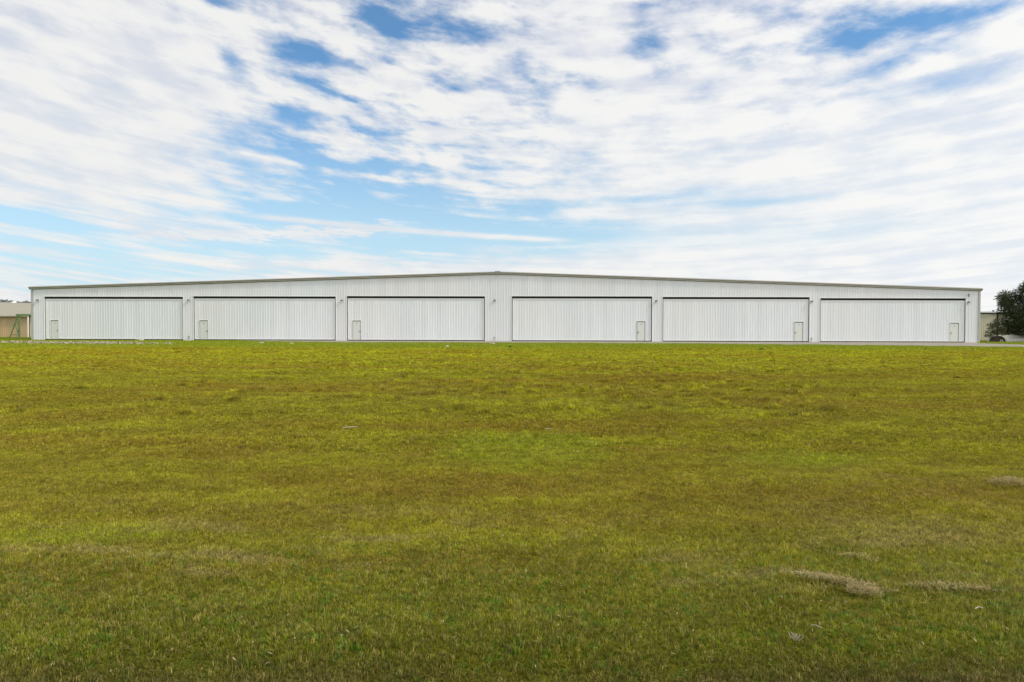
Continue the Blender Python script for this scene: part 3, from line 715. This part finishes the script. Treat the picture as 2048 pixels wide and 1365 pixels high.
# rippled bands (left of centre)
v3 = k.comb(k.m('MULTIPLY', az, 4.6), k.m('MULTIPLY', lv, 11.5), 9.1)
rip = k.noise(v3, 1.6, 4, .5, .2)
puff = k.noise(k.comb(k.m('ADD', k.m('MULTIPLY', az, 1.5), k.m('MULTIPLY', psi, .5)), k.m('MULTIPLY', psi, 3.3), 2.2), 9.5, 7, .56, .1)
up = k.mapr(el, .14, .42)                        # streaky low down, puffy higher up
left = k.mapr(az, -.15, .25, 1., .35)
def blob(px, py, rx, ry, amp, tilt=0.):
    a0, e0 = AE(px, py)
    da = k.m('SUBTRACT', az, a0); de = k.m('SUBTRACT', el, e0)
    if tilt: de = k.m('ADD', de, k.m('MULTIPLY', da, tilt))
    da = k.m('DIVIDE', da, rx/FPX*math.cos(a0)**2); de = k.m('DIVIDE', de, ry/FPX*math.cos(a0))
    r2 = k.m('ADD', k.m('MULTIPLY', da, da), k.m('MULTIPLY', de, de))
    return k.m('MULTIPLY', k.m('POWER', 2.71828, k.m('MULTIPLY', r2, -1.)), amp)
dens = k.m('ADD', k.m('MULTIPLY', k.m('SUBTRACT', med, .5), k.mapr(el, .05, .4, 1.5, .9)), .0)
dens = k.m('ADD', dens, k.m('MULTIPLY', k.m('SUBTRACT', fine, .5), .45))
dens = k.m('ADD', dens, k.m('MULTIPLY', k.m('SUBTRACT', puff, .5), k.mapr(el, .08, .3, .4, 2.0)))
dens = k.m('ADD', dens, k.m('MULTIPLY', k.m('SUBTRACT', wisp, .5), k.m('SUBTRACT', .95, k.m('MULTIPLY', up, .65))))
dens = k.m('ADD', dens, k.m('MULTIPLY', k.m('MULTIPLY', k.m('SUBTRACT', rip, .5), left), k.m('SUBTRACT', 2.4, k.m('MULTIPLY', up, 1.5))))
cloudlet = k.noise(k.comb(k.m('MULTIPLY', az, 14.), k.m('MULTIPLY', k.m('ADD', el, k.m('MULTIPLY', az, .22)), 42.), 5.), 1., 6, .55, .3)
dens = k.m('ADD', dens, k.m('MULTIPLY', k.m('SUBTRACT', cloudlet, .5), k.m('ADD', .5, k.m('ADD', blob(720, 300, 360, 170, 2.9), blob(1750, 90, 300, 90, 1.2)))))
soft = k.m('MINIMUM', k.m('ADD', k.m('ADD', blob(110, 210, 440, 210, 1.15), blob(1720, 380, 620, 230, 1.2, -.15)), blob(1500, 600, 700, 90, .8)), 1.)
dens = k.m('MULTIPLY', dens, k.m('SUBTRACT', 1., k.m('MULTIPLY', soft, .76)))
dens = k.m('ADD', k.m('ADD', dens, .80), k.m('MULTIPLY', soft, .12))
blobs = [(600,103,66,22,-1.2,.1), (770,35,60,42,-.9,.3), (950,50,110,34,-.5,0), (430,2,45,14,-.8,0), (465,120,35,30,-.8,.5), (650,180,100,13,-.85,.25), (1100,165,55,45,-.5,0),
         (590,232,55,18,-.5,.1), (560,285,110,26,-.5,.15), (660,345,190,60,-.45,.15), (720,410,240,40,-.5,.1), (40,432,150,20,-1.5,.15), (560,445,260,14,-.35,0), (840,452,360,42,-1.0,.03), (330,500,300,14,-.5,0),
         (600,492,420,16,-.5,0), (1130,470,220,28,-.45,0), (1270,400,240,12,-.5,-.05), (1500,405,140,12,-.55,0), (1710,66,140,26,-.9,-.1), (1930,26,190,30,-.55,0), (1790,125,100,16,-.5,-.2),
         (1290,72,60,50,-.45,0), (1880,165,170,22,-.3,0), (1620,468,260,26,-.28,0), (150,535,420,40,-.42,0), (1450,255,260,14,-.15,-.1), (1030,420,120,20,-.2,0),
         (220,330,300,80,.15,.15), (1180,60,140,60,.35,0), (1250,200,300,80,.25,0), (1800,560,500,60,.3,0), (1250,560,300,30,.3,0), (350,100,160,90,.2,0)]
for b in blobs: dens = k.m('ADD', dens, blob(*b))
# contrail and the torn streak under it
def trail(x0, y0, x1, y1, wd, amp, rag):
    (a0, e0), (a1, e1) = AE(x0, y0), AE(x1, y1); sl_ = (e1-e0)/(a1-a0)
    de = k.m('SUBTRACT', k.m('ADD', el, k.m('MULTIPLY', k.m('SUBTRACT', fine, .5), rag)), k.m('ADD', k.m('MULTIPLY', k.m('SUBTRACT', az, a0), sl_), e0))
    de = k.m('DIVIDE', de, wd/FPX); gss = k.m('POWER', 2.71828, k.m('MULTIPLY', k.m('MULTIPLY', de, de), -1.))
    win = k.m('MULTIPLY', k.mapr(az, a0-.03, a0+.08), k.mapr(az, a1-.08, a1+.02, 1., 0.))
    return k.m('MULTIPLY', k.m('MULTIPLY', gss, win), amp)
tr1 = k.m('MULTIPLY', trail(480, 429, 1160, 483, 5., 1.15, .004), 1.); tr2 = trail(200, 472, 840, 456, 9, 1.3, .045); tr3 = trail(930, 500, 1080, 507, 9, .9, .03)
cov = k.mapr(dens, -.05, 1.0)
cov = k.m('MAXIMUM', cov, k.m('MINIMUM', k.m('MAXIMUM', k.m('MAXIMUM', tr1, tr2), tr3), .95))
# cloud tone: bright crowns and dull lavender undersides
tone = k.m('ADD', k.m('MULTIPLY', rip, .35), k.m('ADD', k.m('MULTIPLY', puff, .4), k.m('MULTIPLY', wisp, .25)))
tn = k.mapr(tone, .40, .58)
side = k.m('MULTIPLY', k.mapr(az, -.2, 1.4, .95, 1.10, False), k.mapr(k.m('ABSOLUTE', az), .8, 2., 1., 1.5))   # brighter toward the sun; sky behind camera boosted, added fill for hangar front
hi = k.mapr(el, .12, .5, 0., 1.)
cl_d = k.mix(hi, (7.7, 8.2, 8.8), (6.9, 7.15, 8.1)); cl_b = (9.25, 9.25, 9.15)
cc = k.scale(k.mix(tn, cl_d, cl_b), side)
sk = k.mix(1., sky.outputs[0], (.98, 1.40, 1.60), 'MULTIPLY')
hz = k.mapr(el, .0, .34, .88, 0.)
sk = k.mix(hz, sk, (6.0, 7.9, 8.9))
fin = k.mix(cov, sk, cc)
nt.links.new(fin, bg.inputs[0])

vs_ = sc.view_settings; vs_.view_transform = 'Standard'; vs_.look = 'None'; vs_.gamma = 1; vs_.use_curve_mapping = False; vs_.exposure = 0.
sc.cycles.max_bounces = 5; sc.cycles.diffuse_bounces = 3; sc.cycles.transmission_bounces = 3; sc.cycles.transparent_max_bounces = 4
sc.cycles.use_denoising = True; sc.cycles.use_adaptive_sampling = False
sc.cycles.sample_clamp_indirect = 6
